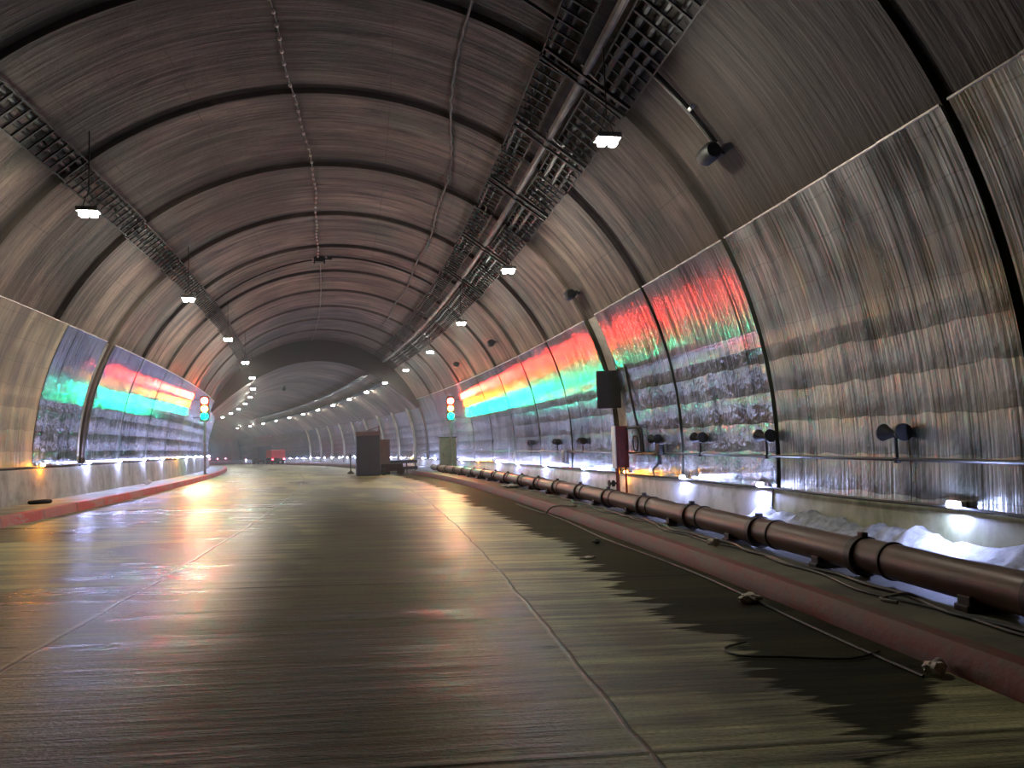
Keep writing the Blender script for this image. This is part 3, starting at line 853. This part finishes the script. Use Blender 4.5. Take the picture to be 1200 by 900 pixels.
def hoop(name, label, s, o0, o1, r, mat, drop, ds=0.0):
    offs = frange(o0, o1, .22)
    hh = lambda o: (h_at(o) if abs(o) < 7.6 else 5)-drop
    w = []
    for i, o_ in enumerate(offs):
        k = i/(len(offs)-1); a = math.atan2(abs(o_), h_at(o_)-.439)
        w.append(W(s+ds*k, o_*(1-drop/8.5), .439+(h_at(o_)-.439)*(1-drop/8.5)))
    q = w[0].copy(); m = MB(); m.tube([x-q for x in w], r, 8); ob = m.build(name, mat, None, True); ob.location = q
    return tag(ob, label, 'cable')
hoop('hoop_cable', 'black cable arching right from the crown junction to the trays', 30.5, -.5, 4.3, .045, M['cable'], .10, .4)
hoop('hoop_cable', 'thin dark cable arching left from the crown junction', 31.4, -5.0, -1.1, .03, M['cable'], .08, -.5)
hoop('hoop_cable', 'thick black cable following the vault from the trays to the near camera', 10.6, 4.9, 6.35, .05, M['cable'], .10, .05)
hoop('hoop_cable', 'thin dark cable crossing the vault from the inner tray, near the picture top', 10.9, 2.6, 4.0, .03, M['cable'], .10, .2)

# ------------------------------------------------------------ black horn / camera fittings on the vault
def make_horn(s, o, label, sc=1.0):
    h = h_at(o)
    t = thing('vault_fitting', s, o-.22, h-.20, label, 'fitting', 'black fittings bracketed to the right of the vault')
    m = MB(); m.lathe([(.0, -.26), (.10, -.25), (.13, -.20), (.13, .04), (.09, .12), (.05, .16)], (0, 0, 0), 'Y', 18); m.build('head', M['black'], t, True)
    m = MB(); m.tube([Vector((0, .1, 0)), Vector((.10, .16, .04)), Vector((.22, .16, .10)), Vector((.34, .10, .12))], .055, 10); m.build('arm', M['black'], t, True)
    m = MB(); m.box((.33, .1, .12), (.05, .2, .2), Matrix.Rotation(.8, 4, 'Y'), .01); m.build('wall_plate', M['black'], t)
    t.scale = (sc, sc, sc)
    return t
h0_ = make_horn(10.75, 6.38, 'largest black fitting on a thick arm high on the near right vault', 1.15)
for s, o_, lab in ((20.05, 6.62, 'black fitting in the dark recess above the pale pilaster'), (30.96, 6.52, 'black fitting on the right vault above the coloured wall'), (39.0, 6.52, 'smallest black fitting on the reddish right vault')):
    d = dup(h0_, s, o_-.22, h_at(o_)-.20, lab)
m = MB(); m.box((0, 0, 0), (.06, .16, .10), bev=.01); o = m.build('junction_box', M['white_plastic']); place(o, 10.6, 5.86, h_at(5.95)-.03, 0, 0, .8); tag(o, 'tiny white box on the hoop cable above the near black fitting', 'box')
t = thing('vault_fitting', 75, -.9, lowh(.9)-.35, 'small dark round fitting under the low vault beyond the bulkhead', 'fitting')
MB().lathe([(.0, -.2), (.16, -.14), (.18, 0), (.12, .16), (.04, .3)], (0, 0, 0), 'Z', 16).build('head', M['black'], t, True)
MB().cyl((0, 0, .2), (0, 0, .38), .03, seg=8).build('stem', M['black'], t)

# ------------------------------------------------------------ equipment on the road
t = thing('equipment_cabinet', 43.0, 1.95, road_h(1.95), 'tall dark cabinet standing on the road in the middle distance', 'cabinet')
MB().box((0, .45, 1.18), (1.32, .9, 2.30), bev=.03).build('body', M['cabinet'], t)
b_ = MB().box((0, .42, 2.42), (1.40, 1.0, .26), bev=.03).build('roof_cap', M['cabinet_brown'], t); b_['label'] = 'brown roof cap'
for x in (-.31, .31):
    d = MB().box((x, -.015, 1.15), (.60, .03, 2.1), bev=.008).build('door', M['cabinet'], t)
    MB().box((x*.2, -.05, 1.15), (.03, .04, .2), bev=.008).build('handle', M['black'], d)
MB().box((0, .45, .03), (1.25, .85, .06)).build('skid', M['black'], t)
hose_l = thing('folded_bracket', 43.0, 2.35, road_h(2)+2.58, 'bent brown bracket lying on top of the tall dark cabinet', 'bracket')
MB().box((-.1, .45, .11), (.75, .08, .05), Matrix.Rotation(-.32, 4, 'Y')).box((.27, .45, .12), (.06, .08, .28)).box((0, .45, .01), (.7, .3, .025)).build('frame', M['cabinet_brown'], hose_l)
t = thing('equipment_cabinet', 45.2, 3.05, road_h(3.05), 'shorter brown cabinet standing behind the tall dark one', 'cabinet')
MB().box((0, .3, 1.15), (.85, .6, 1.95), bev=.03).build('body', M['cabinet_brown'], t)
MB().box((0, -.01, 1.2), (.72, .02, 1.7), bev=.008).build('door', M['cabinet_brown'], t)
MB().box((0, .3, .09), (.8, .55, .18)).build('base', M['black'], t)
t = thing('generator_trailer', 44.2, 3.35, road_h(3.3), 'low dark generator on wheels beside the tall cabinet', 'trailer')
MB().box((.1, .4, .50), (1.3, .8, .34), bev=.06).build('hood', M['dark_metal'], t)
MB().box((.1, .4, .28), (1.5, .75, .08)).build('chassis', M['black'], t)
for x in (-.4, .6): MB().lathe([(.06, -.07), (.21, -.07), (.22, 0), (.21, .07), (.06, .07)], (x, .0, .22), 'Y', 18).build('wheel', M['tyre'], t, True)
MB().cyl((-.65, .4, .28), (-1.0, .4, .2), .03, seg=8).build('drawbar', M['black'], t)
t = thing('low_barrier', 46.5, 4.4, road_h(4.4), 'low dark folding barrier between the cabinets and the right kerb', 'barrier')
for z in (.35, .75): MB().box((0, 0, z), (1.9, .05, .20), bev=.01).build('rail', M['cabinet'], t)
for x in (-.85, -.3, .3, .85):
    MB().box((x, .14, .42), (.06, .05, .86), Matrix.Rotation(-.18, 4, 'X')).build('leg', M['black'], t)
t = thing('traffic_post', 47.8, 1.35, road_h(1.35), 'thin dark marker post with a weighted foot left of the tall cabinet', 'post')
MB().lathe([(.0, 0), (.22, 0), (.22, .05), (.10, .14), (.04, .2)], (0, 0, 0), 'Z', 16).build('foot', M['tyre'], t, True)
MB().cyl((0, 0, .15), (0, 0, 1.15), .035, seg=10).build('pole', M['black'], t)
MB().lathe([(.0, 0), (.06, .01), (.06, .10), (.0, .13)], (0, 0, 1.12), 'Z', 12).build('cap', M['cabinet'], t, True)

# distant trucks
def truck(s, off, label, body, wd, ht, ln, lit):
    t = thing('box_truck', s, off, road_h(off), label, 'truck')
    MB().box((0, ln/2, ht/2+.45), (wd, ln, ht-.9), bev=.04).build('cargo_box', body, t)
    MB().box((0, ln+.75, ht*.36), (wd*.95, 1.4, ht*.55), bev=.12).build('cab', M['cabinet'], t)
    MB().box((0, ln/2, .55), (wd*.8, ln, .2)).build('chassis', M['black'], t)
    MB().box((0, -.03, .55), (wd*.95, .08, .18), bev=.02).build('rear_bumper', M['black'], t)
    for x in (-wd/2+.2, wd/2-.2):
        for y in (.8, ln+.6):
            MB().lathe([(.1, -.12), (.42, -.12), (.45, 0), (.42, .12), (.1, .12)], (x, y, .45), 'X', 18).build('wheel', M['tyre'], t, True)
        MB().box((x, -.08, .75), (.22, .04, .14), bev=.01).build('tail_light', M['tail'] if lit else M['red_paint'], t)
    for x in (-wd/4, wd/4): MB().box((x, -.015, ht/2+.45), (wd/2-.08, .03, ht-1.05), bev=.01).build('rear_door', body, t)
    return t
truck(118, 3.75, 'dark blue box truck far along the curve', M['cabinet'], 1.9, 2.7, 3.5, False)
truck(106, 3.2, 'red box truck far along the curve by the right kerb', M['red_paint'], 1.9, 2.0, 3.5, True)

# far pink lamps where the left wall disappears
pk = None
for i, s in enumerate([158, 163, 168, 173]):
    lab = '%s pinkish lamp far down the tunnel just past the left wall edge' % ONES[i]
    if pk is None:
        pk = thing('marker_lamp', s, 7.6, 1.0, lab, 'lamp', 'pink lamps in the far distance')
        MB().box((.02, 0, 0), (.08, .4, .14), bev=.012).build('housing', M['white_plastic'], pk)
        MB().box((-.035, 0, 0), (.05, .35, .12), bev=.015).build('lens', M['tail_pink'], pk)
    else: dup(pk, s, 7.6, 1.0, lab)

# ------------------------------------------------------------ debris
def lump(name, s, off, h, size, mat, label, cat, seed, flat=.45):
    b = bmesh.new(); bmesh.ops.create_icosphere(b, subdivisions=3, radius=1.0); r = random.Random(seed)
    ph = [r.uniform(0, 6) for _ in range(6)]
    for v in b.verts:
        k = 1 + .22*math.sin(3*v.co.x+ph[0])*math.cos(4*v.co.y+ph[1]) + .15*math.sin(7*v.co.y+ph[2]) + .10*math.sin(9*v.co.x+5*v.co.z+ph[3])
        v.co = Vector((v.co.x*k*size[0], v.co.y*k*size[1], v.co.z*k*size[2]))
    mz = min(v.co.z for v in b.verts)
    for v in b.verts: v.co.z -= mz
    m = MB(); m._add(b); o = m.build(name, mat, None, True); place(o, s, off, h-.004, r.uniform(0, 3)*.1); tag(o, label, cat); return o
lump('crumpled_rag', 7.05, 4.62, road_h(4.62), (.13, .07, .045), M['white_bits'], 'pale crumpled rag on the road at the right kerb', 'rag', 1)
lump('stone', 4.66, 4.80, road_h(4.8), (.09, .06, .05), M['white_bits'], 'pinkish stone against the near right kerb', 'stone', 2)
lump('stone', 10.15, 3.77, road_h(3.77), (.09, .04, .02), M['white_bits'], 'flat pale scrap in the wet part of the road', 'scrap', 3)
lump('stone', 11.7, 4.36, road_h(4.36), (.07, .05, .03), M['cable'], 'small dark lump beyond the flat pale scrap', 'stone', 4)
lump('stone', 9.55, 5.40, WALK_R, (.08, .05, .05), M['white_bits'], 'small stone on the right footway near the kerb', 'stone', 5)
lump('crumpled_rag', 24.4, 5.45, WALK_R, (.30, .2, .05), M['white_bits'], 'pale flattened sheet lying on the far right footway', 'rag', 6)
lump('stone', 30.9, -7.3, WALK_L, (.12, .10, .08), M['white_bits'], 'small pale stone on the left footway', 'stone', 7)
t = hose('loose_cable', 'light twig-like cable end draped over the right kerb', [(16.9, 4.72, road_h(4.7)+.02), (16.7, 4.80, .05), (16.5, 5.0, WALK_R+.04), (16.2, 5.15, WALK_R+.035), (16.3, 5.3, WALK_R+.02)], .022, M['conduit'], 'cable')
hose('loose_cable', 'kinked pale cable end poking from under the pipe', [(5.9, 5.66, WALK_R+.02), (5.95, 5.56, WALK_R+.06), (6.05, 5.45, WALK_R+.02), (6.0, 5.35, WALK_R+.015), (5.85, 5.4, WALK_R+.015)], .016, M['conduit'], 'cable')
m = MB()
m.tube([Vector((.22*math.cos(a*pi/12), .22*math.sin(a*pi/12), .05)) for a in range(24)]+[Vector((.22, 0, .05))], .045, 10)
o = m.build('rubber_ring', M['tyre'], None, True); place(o, 20.4, -7.35, WALK_L+.01); tag(o, 'black rubber ring lying on the left footway', 'ring')

# ------------------------------------------------------------ damp haze standing in the far part of the tunnel
k = NT('thin_damp_haze')
vs_ = k.n('ShaderNodeVolumeScatter'); vs_.inputs['Color'].default_value = (.86, .92, .88, 1)
vs_.inputs['Density'].default_value = .0032; vs_.inputs['Anisotropy'].default_value = .35
k.l(vs_.outputs[0], k.out.inputs['Volume'])
m = MB(); m.box((-28, 92, 4.5), (90, 128, 13)); hz = m.build('haze', k.m)
hz['kind'] = 'stuff'; tag(hz, 'thin damp haze filling the far part of the tunnel', 'haze')
